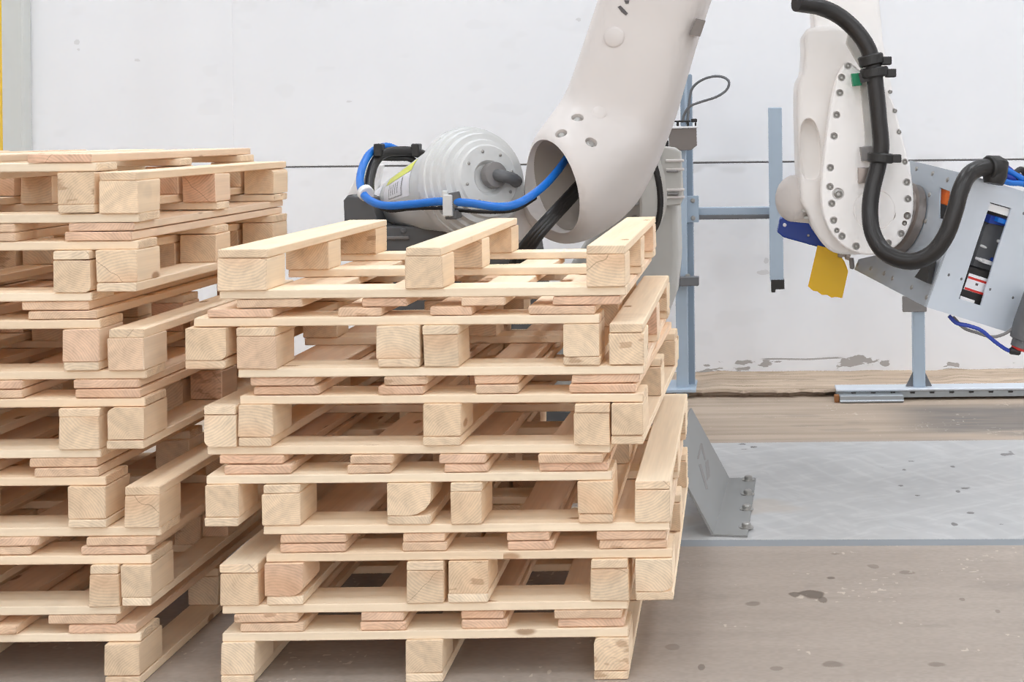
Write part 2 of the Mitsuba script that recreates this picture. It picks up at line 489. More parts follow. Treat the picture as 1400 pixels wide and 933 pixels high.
def wood(size, center, length_axis, pink, M, jit=.0015, wane=None, tan=0):
    """One sawn piece: mesh and uv. wane: a (corner, depth) of a rounded edge along the length."""
    if wane is None:
        v, f = box_arrays(size, .0022, jit)
        tri = v[f].reshape(-1, 3)
    else:
        sx, sy, sz = np.array(size) / 2
        (qx, qz), d = wane
        pts = []
        for cx_, cz in ((-1, -1), (1, -1), (1, 1), (-1, 1)):
            if (cx_, cz) == (qx, qz):
                arc = [(sx - d * (1 - math.sin(t)), sz - .8 * d * (1 - math.cos(t))) for t in np.linspace(0, math.pi / 2, 5)]
                arc = [(cx_ * p_, cz * q_) for p_, q_ in arc]
                if cx_ * cz > 0: arc = arc[::-1]
                pts += arc
            else:
                pts.append((cx_ * (sx - .001), cz * (sz - .001)))
        ring = np.array(pts)
        h = hull(np.vstack([np.column_stack([ring[:, 0], np.full(len(ring), s * sy), ring[:, 1]]) for s in (-1, 1)]))
        tri = np.array(h.vertices)[h.faces].reshape(-1, 3)
    f = np.arange(len(tri)).reshape(-1, 3)
    nr = np.cross(tri[f[:, 1]] - tri[f[:, 0]], tri[f[:, 2]] - tri[f[:, 0]])
    ax = np.repeat(np.argmax(np.abs(nr), 1), 3)
    ids[pink] += 1
    i = ids[pink]
    k = (i * 7) % 10 + 10 * tan if not pink else 20 + (i * 3) % 9
    b = (i // 3 * 5 + i) % 29
    uv = np.empty((len(tri), 2))
    others = [q for q in range(3) if q != length_axis]
    endf = ax == length_axis
    uv[endf, 0] = 4 * (2 * k + 1) + 2 + tri[endf, others[0]]
    uv[endf, 1] = 4 * b + 2 + tri[endf, others[1]]
    for q in others:
        o = [z for z in others if z != q][0]
        s = ax == q
        uv[s, 0] = 4 * (2 * k) + 2 + tri[s, length_axis]
        uv[s, 1] = 4 * b + 2 + tri[s, o] + .31 * q
    world = (tri + center) @ M[:3, :3].T + M[:3, 3]
    if np.linalg.det(M[:3, :3]) < 0: f = f[:, ::-1]
    return trimesh.Trimesh(world, f, process=False), uv


PW, PD, PH, TB = .98, 1.2, .144, .022
Y0 = 3.6


def pallet(left_px, z0, inverted, label, group, yaw=0.0, bw=(.085, .09, .085), dy=0.0, skip=(), inset=(0, 0), wanes={}, Wd=PW):
    """left_px: where the photograph shows the left end of the front crossbar, at depth Y0."""
    t = thing('wooden_pallet', label, 'pallet', group)
    x0 = (left_px - CX) * Y0 / F
    cx_ = x0 + Wd / 2
    c, s = math.cos(math.radians(-yaw)), math.sin(math.radians(-yaw))
    M = np.eye(4)
    sz = -1 if inverted else 1
    M[:3, :3] = np.array([[c, -s, 0], [s, c, 0], [0, 0, 1.0]]) @ np.diag([1, 1, sz])
    M[:3, 3] = [cx_, Y0 + dy, z0 + (PH if inverted else 0)]

    def add(name, size, center, la, pink, **k):
        m_, uv = wood(size, np.array(center, float), la, pink, M, **k)
        return part(name, m_, 'mat_wood', t, uv=uv)

    r = lambda a: random.uniform(-a, a)
    xb = [-Wd / 2 + bw[0] / 2 - inset[0], r(.006), Wd / 2 - bw[2] / 2 + inset[1]]
    depth = (.145, .12, .145)
    yb = (.0725, PD / 2, PD - .0725)
    for i in range(3):
        w_ = bw[i] * random.uniform(.93, 1.0)
        front = .16 if (i, 0) in skip else 0
        add('runner', (w_, PD - front - abs(r(.008)), TB - .0015), (xb[i] + r(.002), PD / 2 + front / 2, TB / 2), 1, 0, jit=.0008)
        for j in range(3):
            wn = wanes.get((i, j))
            if (i, j) in skip: continue
            if wn is None and random.random() < .14: wn = ((random.choice((-1, 1)), random.choice((-1, 1))), random.uniform(.010, .02))
            add('block', (bw[i] - abs(r(.003)), depth[j], PH - 3 * TB - .0006), (xb[i], yb[j] + (0 if j == 1 else abs(r(.004)) * (1 if j == 0 else -1)), TB + (PH - 3 * TB) / 2), 1, int(random.random() < .12), wane=wn, tan=1)
    for j in range(3):
        add('crossbar', (Wd - abs(r(.004)), depth[j] - .02 + r(.01), TB - .001), (0, yb[j] + (0.004 if j == 0 else -.004 if j == 2 else 0) + r(.002), PH - 1.5 * TB), 0, 0, jit=.0008)
    wd = (.158, .105, .107, .160)
    xc = (-.373, -.098, .141, .400) if not inverted else (-.375, -.095, .139, .398)
    for i in range(4):
        w_ = wd[i] + r(.006)
        x = min(max(xc[i] + r(.010), -Wd / 2 + w_ / 2 + .012), Wd / 2 - w_ / 2 - .012)
        add('deck_board', (w_, PD - .018 - abs(r(.012)), TB - .002), (x, PD / 2 + r(.004), PH - TB / 2), 1, 1, jit=.0009)
    return t


NTH = ['', 'bottom', 'second', 'third', 'fourth', 'fifth', 'sixth', 'seventh', 'eighth', 'ninth', 'tenth', 'eleventh', 'twelfth', 'top']


def level(i):
    """Height of the pallet i, counted from 1: pairs of one upside-down and one upright pallet nest in each other."""
    return 0 if i == 1 else .144 + .188 * ((i - 2) // 2) + (.044 if i % 2 else 0) + .0005 * i


def lab(i, n, side, extra=''):
    how = 'lying deck side down' if i % 2 == 0 else 'deck side up'
    pos = 'topmost' if i == n else ('bottom' if i == 1 else NTH[i] + ' from the floor')
    return f'pale pine pallet {how}{extra}, {pos} in the {side} stack'


WN = lambda cx_, cz, d: ((cx_, cz), d)
GB, GA = 'pallets of the shorter stack in the middle', 'pallets of the taller stack at the left'
B = {
    1: dict(l=294, yaw=-.4, bw=(.083, .090, .085), inset=(.0, 0)),
    2: dict(l=294, yaw=-.3, bw=(.092, .089, .092), extra=''),
    3: dict(l=355, yaw=-.2, bw=(.093, .097, .092), wanes={(0, 0): WN(1, -1, .03), (1, 0): WN(1, -1, .012), (2, 0): WN(1, -1, .028)}),
    4: dict(l=352, yaw=0, bw=(.092, .078, .085)),
    5: dict(l=274, yaw=0, bw=(.082, .108, .085), wanes={(1, 0): WN(1, -1, .055)}),
    6: dict(l=271, yaw=1.6, bw=(.079, .085, .086), skip=((1, 0),)),
    7: dict(l=318, yaw=1.6, bw=(.084, .092, .078), inset=(0, 0)),
    8: dict(l=319, yaw=.3, bw=(.096, .086, .086)),
    9: dict(l=258, yaw=.3, bw=(.100, .105, .088), inset=(.016, 0), wanes={(0, 0): WN(1, -1, .02)}),
    10: dict(l=295, yaw=.3, bw=(.122, .091, .095), inset=(.004, 0)),
}
for i, d in B.items():
    pallet(d['l'], level(i), i % 2 == 0, lab(i, 10, 'shorter middle', d.get('extra', '')), GB, d['yaw'], d['bw'], skip=d.get('skip', ()), inset=d.get('inset', (0, 0)), wanes=d.get('wanes', {}))
A = {1: (183, .3, .086), 2: (156, .3, .083), 3: (200, .3, .075), 4: (212, .3, .083), 5: (139, .3, .092), 6: (131, .2, .098), 7: (193, .2, .090), 8: (194, .2, .090), 9: (133, .2, .090), 10: (122, .1, .092), 11: (185, .1, .100), 12: (187, 0, .094), 13: (128, 0, .092)}
for i, (r_, yaw, w_) in A.items():
    pallet(r_ - PW * F / Y0, level(i), i % 2 == 0, lab(i, 13, 'taller left'), GA, yaw, (.070, .068, min(w_, .072)) if i in (2, 3) else (.088, .088, w_))

# ------------------------------------------------------------------ steel floor plate and its guide wing
pl_x0 = -.215
t = thing('floor_plate', 'wide brushed steel plate lying on the floor right of the middle pallet stack', 'steel plate')
yf0 = on_floor(980, 741)[1]; yf1 = on_floor(1395, 752)[1]
yb = 6.28
top = np.array([[pl_x0, yf0, 0], [2.6, yf1 - .02, 0], [2.6, yb, 0], [pl_x0, yb, 0]])
m_ = trimesh.Trimesh(np.vstack([top + [0, 0, .008], top]), [[0, 1, 2], [0, 2, 3], [4, 6, 5], [4, 7, 6], [0, 4, 5], [0, 5, 1], [1, 5, 6], [1, 6, 2], [2, 6, 7], [2, 7, 3], [3, 7, 4], [3, 4, 0]], process=False)
part('sheet', m_, 'mat_plate_steel', t)
lip = np.array([[pl_x0, yf0 - .045, .0], [2.6, yf1 - .06, .0], [2.6, yf1 - .021, .008], [pl_x0, yf0 - .001, .008], [2.6, yf1 - .021, 0], [pl_x0, yf0 - .001, 0]])
part('front_lip', hull(lip), 'mat_lip', t, 'blue grey sloping front lip')
t = thing('guide_wing', 'bent grey steel wing bolted to the floor plate beside the middle pallet stack', 'guide plate')
n0, f0 = np.array([-.105, 4.84, .009]), np.array([-.060, 5.62, .009])
n1, f1 = np.array([-.245, 4.84, .275]), np.array([-.200, 5.62, .275])
off = np.array([.007, 0, .0035])
part('wing', hull([n0, f0, n1, f1, n0 + off, f0 + off, n1 + off, f1 + off]), 'mat_wing', t)
fl = hull([n0 + [0, 0, 0], f0, n0 + [.115, -.02, 0], f0 + [.105, 0, 0], n0 + [0, 0, .006], f0 + [0, 0, .006], n0 + [.115, -.02, .006], f0 + [.105, 0, .006]])
part('flange', fl, 'mat_wing', t)
for (qx, qy) in ((1013, 655), (1012, 682), (1010, 703), (1009, 728)):
    q = on_floor(qx, qy)
    q = np.array([q[0], min(max(q[1], 4.9), 5.58), .015])
    part('bolt', lathe(q, [0, 0, 1], [(0, .024), (.003, .024), (.0035, .015), (.014, .015), (.017, .011)], 16), 'mat_bolt', t, smooth=30)
# faded smears of dark paint on the wing
wp = Plane(n0 + off, f0 + off, n1 + off)
for pts in ([(944, 626), (949, 605), (951, 605), (956, 628), (954, 628), (950, 612), (946, 627)], [(955, 632), (959, 627), (961, 650), (957, 656)], [(946, 634), (949, 633), (958, 668), (955, 668)]):
    part('paint_smear', wp.sheet(pts, .0006, off=-.0009), 'mat_mid_grey', t)

# ------------------------------------------------------------------ blue-grey frame
Yp = 7.5
t = thing('steel_frame', 'blue grey steel frame with a tall post and crossbeam behind the robot', 'steel frame')


def pbox(x0, y0, x1, y1, Ya, Yb, c=.003, floor=False):
    a, b = P(x0, y0, Ya), P(x1, y1, Ya)
    lo = [a[0], Ya, 0 if floor else b[2]]
    return bx(lo, [b[0], Yb, a[2]], c)


part('post', pbox(921, 200, 934, 500, 7.42, 7.50, floor=True), 'mat_frame_blue', t)
part('recess_shade', pbox(933, 100, 943, 500, 7.52, 7.60, floor=True), 'mat_frame_shade', t)  # added tube; its darker blue stands for the shaded recess of the post
part('foot_plate', bx(P(905, 530, 7.5) * [1, 0, 0] + [0, 7.36, .03], P(945, 530, 7.5) * [1, 0, 0] + [0, 7.66, .045]), 'mat_frame_blue', t)
bm = part('crossbeam', pbox(948, 283, 1118, 300, 7.53, 7.60), 'mat_frame_blue', t)
part('lower_edge', pbox(946, 293, 1118, 301, 7.515, 7.529), 'mat_steel_dark', t, 'dark lower edge of the crossbeam')
pk = part('plate', pbox(906, 266, 953, 303, 7.505, 7.515), 'mat_frame_blue', t)
for (qx, qy) in ((945, 273), (945, 297), (912, 297), (912, 273)):
    q = P(qx, qy, 7.505)
    part('bolt', lathe(q, [0, -1, 0], [(0, .012), (.006, .012), (.009, .007)], 10), 'mat_bolt', pk)
fb = part('flat_bar', pbox(894, 377, 951, 390, 7.36, 7.42), 'mat_steel_dark', t, 'dark flat bar across the post')
for qx in (900, 914, 936):
    q = P(qx, 377, 7.39)
    part('bolt', lathe(q, [0, 0, 1], [(-.002, .012), (.010, .012), (.014, .006)], 10), 'mat_bolt', fb)
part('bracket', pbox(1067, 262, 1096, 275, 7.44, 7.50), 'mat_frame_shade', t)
hp = part('hanging_bar', pbox(1051, 148, 1067, 386, 7.40, 7.46), 'mat_frame_blue', t)
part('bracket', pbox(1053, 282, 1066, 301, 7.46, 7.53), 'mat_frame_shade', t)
part('end_cap', slab([(1050, 384), (1068, 384), (1068, 397), (1056, 397), (1055, 401), (1050, 401)], 7.39, 7.47, .002, False), 'mat_black', hp, 'black end cap')
# sensor box on the post
t = thing('sensor_box', 'brown grey box on top of the blue grey frame post with cable loop', 'sensor box')
part('body', slab([(914, 174), (952, 174), (952, 198), (944, 204), (924, 204), (914, 198)], 7.36, 7.415, .003, False), 'mat_box_brown', t)
part('lid', pbox(911, 171, 954, 174, 7.35, 7.42), 'mat_white_part', t)
part('bracket', [pbox(922, 163, 944, 165.5, 7.37, 7.40), pbox(925, 165, 928, 171, 7.37, 7.40), pbox(939, 165, 942, 171, 7.37, 7.40), pbox(945, 161, 953, 166, 7.37, 7.41), pbox(950, 166, 952, 171, 7.37, 7.40)], 'mat_black', t)
part('plug', pbox(906, 190, 913, 199, 7.37, 7.41), 'mat_black', t, 'black plug on the side')
part('rod', pbox(937, 100, 940, 171, 7.39, 7.40), 'mat_frame_blue', t)
part('rod', pbox(931, 130, 932.5, 171, 7.38, 7.39), 'mat_frame_shade', t)
part('cable', tube([P(x, y, Y) for x, y, Y in ((933, 166, 7.38), (936, 155, 7.37), (944, 144, 7.35), (960, 138, 7.33), (980, 132, 7.3), (994, 123, 7.3), (998, 112, 7.3), (990, 105, 7.32), (975, 104, 7.35), (958, 110, 7.38), (947, 121, 7.4), (943, 140, 7.4), (940, 168, 7.38))], .0065, 8, 6), 'mat_steel_dark', t, 'thin dark cable bent in a loop', smooth=True)

# upright on the rail, and the rail
t = thing('aluminium_rail', 'slotted aluminium rail lying along the wall foot at the right', 'rail')
ra, rb = P(1137, 540, 7.25), P(1560, 546, 7.25)
zt = .058
part('body', bx([ra[0], 7.27, .012], [2.4, 7.37, zt - .014]), 'mat_alu', t)
part('top_strip', bx([ra[0] - .004, 7.255, zt - .012], [2.4, 7.385, zt], .003), 'mat_galv_light', t)
for k in range(12):
    x = ra[0] + .07 + k * .095
    part('slot', bx([x, 7.264, zt - .026], [x + .022, 7.2715, zt - .018], .001), 'mat_black', t)
lb = P(1140, 556, 7.22)[0]
part('lower_block', bx([lb, 7.20, .0], [P(1228, 556, 7.2)[0], 7.262, .036], .004), 'mat_alu', t, 'short lower block of the rail')
part('ridge', bx([lb, 7.193, .008], [P(1228, 556, 7.2)[0], 7.201, .014], .002), 'mat_galv_light', t)
part('shim', bx([P(1137, 556, 7.2)[0] - .012, 7.22, 0], [lb - .001, 7.262, .034], .002), 'mat_rust', t, 'rusty orange edge')
t = thing('upright_bar', 'slim blue grey upright bar standing on the aluminium rail below the gripper', 'post')
ua, ub = P(1242, 410, 7.32), P(1257, 536, 7.32)
part('bar', bx([ua[0], 7.29, zt], [ub[0], 7.35, P(1240, 400, 7.32)[2]], .004), 'mat_frame_blue', t)
for s, x in ((-1, ua[0]), (1, ub[0])):
    pts = np.array([[x, 0, zt], [x + s * .035, 0, zt], [x, 0, zt + .07]])
    part('gusset', hull(np.vstack([pts + [0, 7.315, 0], pts + [0, 7.325, 0]])), 'mat_steel_dark', t, 'dark gusset')
hz = P(1240, 400, 7.32)[2]
part('head', pbox(1229, 410, 1262, 432, 7.27, 7.289), 'mat_mid_grey', t)

# ------------------------------------------------------------------ the robot
R = thing('industrial_robot', 'large pale grey industrial robot arm behind the pallets, holding the metal gripper', 'robot')
YA = 5.72
d2, u2 = np.array([.36, -.93]), np.array([.93, .36])
d2 = d2 / np.linalg.norm(d2); u2 = u2 / np.linalg.norm(u2)
O2 = np.array([790.0, 250.0])


def ring_at(d, uL, uR, hd, YC=YA, ex=.5, n=56):
    c = O2 + d2 * d + u2 * (uL + uR) / 2
    hw = (uR - uL) / 2
    ang = np.arange(n) * 2 * math.pi / n
    sp = lambda v: np.sign(v) * np.abs(v) ** ex
    pts = []
    for t_ in ang:
        w_ = sp(math.cos(t_)) * hw
        q = c + u2 * w_
        p = P(q[0], q[1], YC)
        pts.append(p + [0, sp(math.sin(t_)) * hd, 0])
    return np.array(pts)


st = [(-82, -18, 8, .05), (-77, -34, 18, .11), (-66, -48, 34, .16), (-48, -60, 51, .20), (-25, -66, 68, .225), (5, -68, 82, .24), (40, -66, 88, .24), (80, -62, 91, .235), (128, -57, 92, .22), (180, -58, 89, .21), (244, -60, 85, .20), (300, -61, 83, .195), (360, -62, 82, .19), (430, -62, 80, .19), (455, -50, 68, .16), (462, -30, 45, .10)]
zs = np.array([s[0] for s in st], float)
dense = np.concatenate([np.linspace(a, b, 5)[:-1] for a, b in zip(zs[:-1], zs[1:])] + [zs[-1:]])
from scipy.interpolate import PchipInterpolator
ip = [PchipInterpolator(zs, [s[k] for s in st]) for k in (1, 2, 3)]
N = np.array([-.80, -.55, -.225]); N /= np.linalg.norm(N)
rim = P(754, 250, 5.42)
_, ra_, rb_ = frame_of(N)
circ = lambda t, r: [rim + N * t + (ra_ * math.cos(a) + rb_ * math.sin(a)) * r for a in np.arange(72) * math.pi / 36]
blend = [ring_at(d, ip[0](d), ip[1](d), ip[2](d)) for d in (-66, -56, -46, -36, -25, -10, 5, 22, 40, 60, 80, 105)]
from scipy.spatial import ConvexHull
from scipy.ndimage import gaussian_filter
hl = ConvexHull(np.vstack(blend + [circ(0, .193), circ(-.05, .202)])).equations
G0, GH = np.array([-1.16, 5.10, .72]), .018                         # solid sampled on a grid, softened, and skinned again: cast fillets
gx, gy, gz = (np.arange(k) for k in (68, 52, 100))
pts = np.stack(np.meshgrid(gx, gy, gz, indexing='ij'), -1) * GH + G0
cr, sr = math.cos(ROLL), math.sin(ROLL)
ix, iy = pts[..., 0] * F / YA, (H - pts[..., 2]) * F / YA
qx, qy = CX + ix * cr - iy * sr - O2[0], CY + ix * sr + iy * cr - O2[1]
dd, uu = qx * d2[0] + qy * d2[1], qx * u2[0] + qy * u2[1]
dc = np.clip(dd, zs[0], zs[-1])
uL, uR, hd_ = (f_(dc) for f_ in ip)
e_ = 2 / .5
fld = 1 - (np.abs((uu - (uL + uR) / 2) / ((uR - uL) / 2)) ** e_ + np.abs((pts[..., 1] - YA) / hd_) ** e_) ** (1 / e_)
fld = fld * np.minimum((uR - uL) / 2 * YA / F, hd_)
fld = np.minimum(fld, np.minimum(dd - zs[0], zs[-1] - dd) * YA / F)
hf = -(pts.reshape(-1, 3) @ hl[:, :3].T + hl[:, 3]).max(1).reshape(fld.shape)
fld = np.clip(np.maximum(fld, hf), -.06, .06)
fld = gaussian_filter(fld, 1.5)
gl = fld.tolist()


def sdf(x, y, z):
    a, b, c = (x - G0[0]) / GH, (y - G0[1]) / GH, (z - G0[2]) / GH
    i, j, k = int(a), int(b), int(c)
    if i < 0 or j < 0 or k < 0 or i > 66 or j > 50 or k > 98: return -.05
    a -= i; b -= j; c -= k
    g0, g1 = gl[i], gl[i + 1]
    p, q, r_, t_ = g0[j], g0[j + 1], g1[j], g1[j + 1]
    f0 = (p[k] * (1 - c) + p[k + 1] * c) * (1 - b) + (q[k] * (1 - c) + q[k + 1] * c) * b
    f1 = (r_[k] * (1 - c) + r_[k + 1] * c) * (1 - b) + (t_[k] * (1 - c) + t_[k + 1] * c) * b
    return f0 * (1 - a) + f1 * a


lim = G0 + GH * np.array([67, 51, 99])
arm = m3.Manifold.level_set(sdf, [*(G0 + GH), *(lim - GH)], .02)
arm = arm - mm(lathe(rim, N, [(-.25, .105), (-.02, .170), (.05, .188)], 64))
# four bolt pockets and a flat boss on the casting
pock = [(790, 156), (808, 190), (767, 177), (829, 144)]
NF = np.array([-.12, -1, .1]); NF /= np.linalg.norm(NF)
armt = tm(arm)
ray = trimesh.ray.ray_triangle.RayMeshIntersector(armt)


def surf(px, py, mesh_ray=None):
    o = np.array([0, 0, H]); d = P(px, py, 1.0) - o; d /= np.linalg.norm(d)
    loc, _, tri = (mesh_ray or ray).intersects_location([o], [d], multiple_hits=False)
    return (loc[0], (mesh_ray or ray).mesh.face_normals[tri[0]]) if len(loc) else (P(px, py, 5.55), NF)


pk = []
for (qx, qy) in pock[:3]:
    q, nn = surf(qx, qy)
    arm = arm - mm(lathe(q - nn * .022, nn, [(0, .021), (.06, .026)], 18))
    pk.append((q, nn))
q, nn = surf(842, 47)
arm = arm + mm(lathe(q - nn * .02, nn, [(0, .040), (.026, .038), (.032, .030)], 28))
q, nn = surf(820, 150)
arm = arm + mm(lathe(q - nn * .02, nn, [(0, .030), (.022, .026), (.025, .02)], 20))
ua_ = part('upper_arm', tm(arm), 'mat_robot', R, 'long pale cast arm with a round opening at its foot', smooth=40)
for q, nn in pk: part('bolt', lathe(q - nn * .021, nn, [(0, .014), (.012, .014), (.015, .009)], 12), 'mat_bolt', ua_)
# dark stop block and printed mark on the arm
q, nn = surf(950, 37)
part('stop_block', hull([P(x, y, Y) for x, y in ((945, 46), (955, 24), (968, 27), (960, 49)) for Y in (5.52, 5.60)]), 'mat_box_brown', ua_, 'dark block on the arm edge')
for pts in ([(848, 6), (852, 4), (862, 15), (859, 18), (853, 13)], [(857, -3), (864, -3), (863, 2), (859, 2)]):
    q, nn = surf(856, 8)
    part('printed_mark', Plane(q, q + np.cross(nn, [0, 0, 1.0]), q + np.cross(nn, np.cross(nn, [0, 0, 1.0]))).sheet(pts, .001, off=-.003), 'mat_print', ua_, 'dark printed mark cut by the frame')
# inside of the opening
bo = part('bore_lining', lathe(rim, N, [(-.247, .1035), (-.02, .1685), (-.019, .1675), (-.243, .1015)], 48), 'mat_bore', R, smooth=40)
pl = part('inner_flange', lathe(rim + np.array([.03, .0, -.05]), N, [(-.22, .07), (-.13, .078), (-.125, .074), (-.125, .04)], 36), 'mat_robot_grey', R, smooth=30)
for k in range(6):
    _, a_, b_ = frame_of(N)
    c = rim + np.array([.03, .0, -.05]) + (a_ * math.cos(k * 1.047 + .3) + b_ * math.sin(k * 1.047 + .3)) * .058
    part('bolt', lathe(c, N, [(-.127, .012), (-.108, .012), (-.104, .008)], 12), 'mat_bolt', pl)
# joint flange behind the arm, column, motor
fc = P(836, 243, 6.02)
fl = part('joint_flange', lathe(fc, N, [(-.10, .24), (-.03, .262), (.03, .262), (.036, .255), (.036, .20)], 56), 'mat_robot_grey', R, smooth=30)
part('black_ring', lathe(fc, N, [(-.07, .25), (-.065, .268), (-.048, .268), (-.044, .264)], 56), 'mat_black', fl, 'black ring behind the flange', smooth=30)  # thin black disc that draws a dark line round the flange
_, a_, b_ = frame_of(N)
for k in range(20):
    c = fc + (a_ * math.cos(k * .314) + b_ * math.sin(k * .314)) * .235 + N * .036
    part('bolt', lathe(c, N, [(-.001, .013), (.014, .013), (.018, .008)], 10), 'mat_bolt', fl)
col = slab([(862, 262), (884, 228), (897, 206), (906, 199), (915, 214), (922, 240), (925, 290), (925, 350), (920, 400), (900, 450), (880, 520), (870, 600), (740, 600), (760, 380), (800, 320)], 6.30, 6.65, .03, False)
part('column', col, 'mat_robot_grey', R, smooth=35)
part('pedestal', lathe(np.array([P(790, 600, 6.4)[0], 6.45, 0]), [0, 0, 1], [(0, .30), (.04, .30), (.045, .27), (.16, .26), (.17, .2)], 40), 'mat_dark_grey', R, smooth=30)
mo = part('side_motor', slab([(902, 203), (908, 198), (922, 200), (930, 206), (932, 268), (928, 279), (904, 280)], 6.20, 6.29, .012, False), 'mat_robot_grey', R, smooth=30)
for y in (216, 228, 256, 266):
    part('rib', pbox(909, y, 934, y + 4, 6.185, 6.22), 'mat_robot', mo)
for y in (231, 262):
    part('latch', pbox(910, y, 926, y + 3, 6.18, 6.1999), 'mat_mid_grey', mo)
# dark shoulder cover and grey block
db = part('shoulder_cover', slab([(467, 263), (473, 256), (506, 260), (515, 296), (524, 300), (604, 301), (611, 284), (628, 283), (640, 300), (712, 302), (722, 330), (735, 420), (735, 560), (480, 560), (478, 330), (468, 300)], 5.66, 6.0, .008, False), 'mat_dark_grey', R, 'dark grey shoulder cover', smooth=30)
for (qx, qy) in ((513, 306), (549, 306), (520, 334), (612, 322)):
    q = P(qx, qy, 5.662)
    part('bolt', lathe(q, [0, -1, 0], [(0, .011), (.008, .011), (.012, .006)], 12), 'mat_steel_dark', db)
part('grey_block', slab([(621, 285), (668, 283), (668, 318), (621, 322)], 5.60, 5.66, .006, False), 'mat_mid_grey', R)
part('cover_lip', pbox(500, 313, 556, 318, 5.645, 5.66), 'mat_mid_grey', db)
# pale side panel leaning behind the hoses
part('side_panel', slab([(473, 257), (488, 221), (500, 210), (522, 216), (512, 258)], 5.86, 5.90, .006, False), 'mat_robot_light', R, 'pale leaning side panel')
# the big drive: a tapered housing with a stepped round end
A0, A1 = P(518, 273, 5.98), P(668, 236, 5.40)
dm = A1 - A0; L = float(np.linalg.norm(dm)); dm = dm / L
prof = [(0, .045), (.015, .065), (.05, .078), (L - .20, .178), (L - .17, .197), (L - .14, .205), (L - .11, .206), (L - .108, .200), (L - .082, .197), (L - .08, .188), (L - .055, .184), (L - .053, .172), (L - .03, .166), (L - .028, .146), (L - .012, .140), (L - .008, .124), (L - .001, .118), (L, .110), (L, .065), (L - .012, .055), (L - .02, .052)]
mk = part('drive_motor', lathe(A0, dm, prof, 64), 'mat_motor', R, 'tapered light grey drive housing with stepped round end', smooth=22)
hub = A1 + dm * .0
part('hub', lathe(hub - dm * .02 + [.02, 0, .01], dm, [(0, .048), (.03, .046), (.034, .024)], 24), 'mat_mid_grey', mk, 'dark hub', smooth=30)
part('connector', tube([hub + dm * .0 + [.02, 0, .01], hub + dm * .035 + [.03, 0, .0], hub + dm * .04 + [.055, .03, -.01], hub + dm * .02 + [.075, .07, -.02]], .022, 14), 'mat_dark_grey', mk, smooth=True)
for k in range(8):
    _, a_, b_ = frame_of(dm)
    c = A0 + dm * (L - .024) + (a_ * math.cos(k * .785 + .2) + b_ * math.sin(k * .785 + .2)) * .098
    part('bolt', lathe(c + dm * .022, dm, [(0, .006), (.006, .006), (.008, .003)], 8), 'mat_bolt', mk)
up = np.array([0, 0, 1.0]) - dm * dm[2]; up /= np.linalg.norm(up)
fr = np.cross(up, dm); fr = fr if fr[1] < 0 else -fr
rad = lambda t_: np.interp(t_, [.05, L - .20], [.078, .178])


def patch(t0, t1, p0, p1, lift=.0012, n=10):
    V, F_ = [], []
    for k, l in ((0, lift), (1, 0)):
        for i in range(n + 1):
            ph = math.radians(p0 + (p1 - p0) * i / n)
            for tt in (t0, t1): V.append(A0 + dm * tt + (up * math.cos(ph) + fr * math.sin(ph)) * (rad(tt) + l))
    for i in range(n): F_ += [[2 * i, 2 * i + 1, 2 * i + 3], [2 * i, 2 * i + 3, 2 * i + 2]]
    return trimesh.Trimesh(np.array(V[:2 * n + 2]), np.array(F_), process=False)


part('yellow_label', patch(L * .30, L * .64, 44, 62), 'mat_label_yellow', mk, 'yellow warning strip')
part('white_label', patch(L * .29, L * .64, 63, 96), 'mat_label_white', mk, 'white sticker')
part('label_frame', patch(L * .36, L * .545, 65, 93, .002), 'mat_label_grey', mk, 'grey frame line')
part('label_field', patch(L * .372, L * .533, 64, 91, .003), 'mat_label_white', mk)
part('white_label', patch(L * .10, L * .23, 50, 88), 'mat_label_white', mk, 'white sticker near the thin end')
for k in range(4): part('label_line', patch(L * (.39 + .03 * k), L * (.40 + .03 * k), 69, 87, .0036), 'mat_label_grey', mk)
part('yellow_label', patch(L * .03 + .03, L * .03 + .06, 40, 80, .002), 'mat_label_yellow', mk, 'small yellow sticker')
part('end_ring', lathe(P(698, 292, 5.62), [.45, -1, .1], [(-.12, .09), (0, .098), (.02, .085), (.022, .05)], 36), 'mat_robot', R, smooth=30)
# hoses
H3 = lambda pts: [P(x, y, Y) for x, y, Y in pts]
part('air_hose', tube(H3([(545, 196, 5.80), (527, 190, 5.76), (508, 197, 5.70), (497, 212, 5.64), (491, 232, 5.58), (493, 250, 5.50), (503, 263, 5.44), (525, 271, 5.38), (560, 270, 5.33), (600, 267, 5.28), (640, 270, 5.20), (680, 276, 5.13), (708, 271, 5.15), (738, 252, 5.28), (760, 230, 5.42), (776, 209, 5.56), (790, 194, 5.66)]), .0145, 14), 'mat_blue_hose', R, 'bright blue air hose', smooth=True)
part('signal_cable', tube(H3([(506, 268, 5.46), (530, 278, 5.42), (560, 276, 5.38), (600, 276, 5.33), (640, 281, 5.26), (680, 283, 5.18), (706, 279, 5.2), (730, 265, 5.3)]), .007, 10), 'mat_black', R, 'thin black cable under the blue hose', smooth=True)
for k in range(3):
    part('cable', tube(H3([(800 + 2 * k, 236 + 3 * k, 5.56), (775 + 2 * k, 262 + 4 * k, 5.42), (748 + 3 * k, 290 + 3 * k, 5.28), (722 + 4 * k, 318 + 3 * k, 5.25), (700 + 5 * k, 350 + 4 * k, 5.3), (690 + 5 * k, 400, 5.4)]), .0165 - .001 * k, 12), 'mat_rubber', R, 'thick black cable out of the arm opening', smooth=True)
part('corrugated_hose', tube(H3([(503, 254, 5.56), (504, 235, 5.62), (511, 213, 5.68), (524, 200, 5.72), (545, 197, 5.76), (568, 199, 5.80), (584, 208, 5.84), (592, 222, 5.88)]), .019, 12), 'mat_rubber', R, 'black hose arched over the drive', smooth=True)
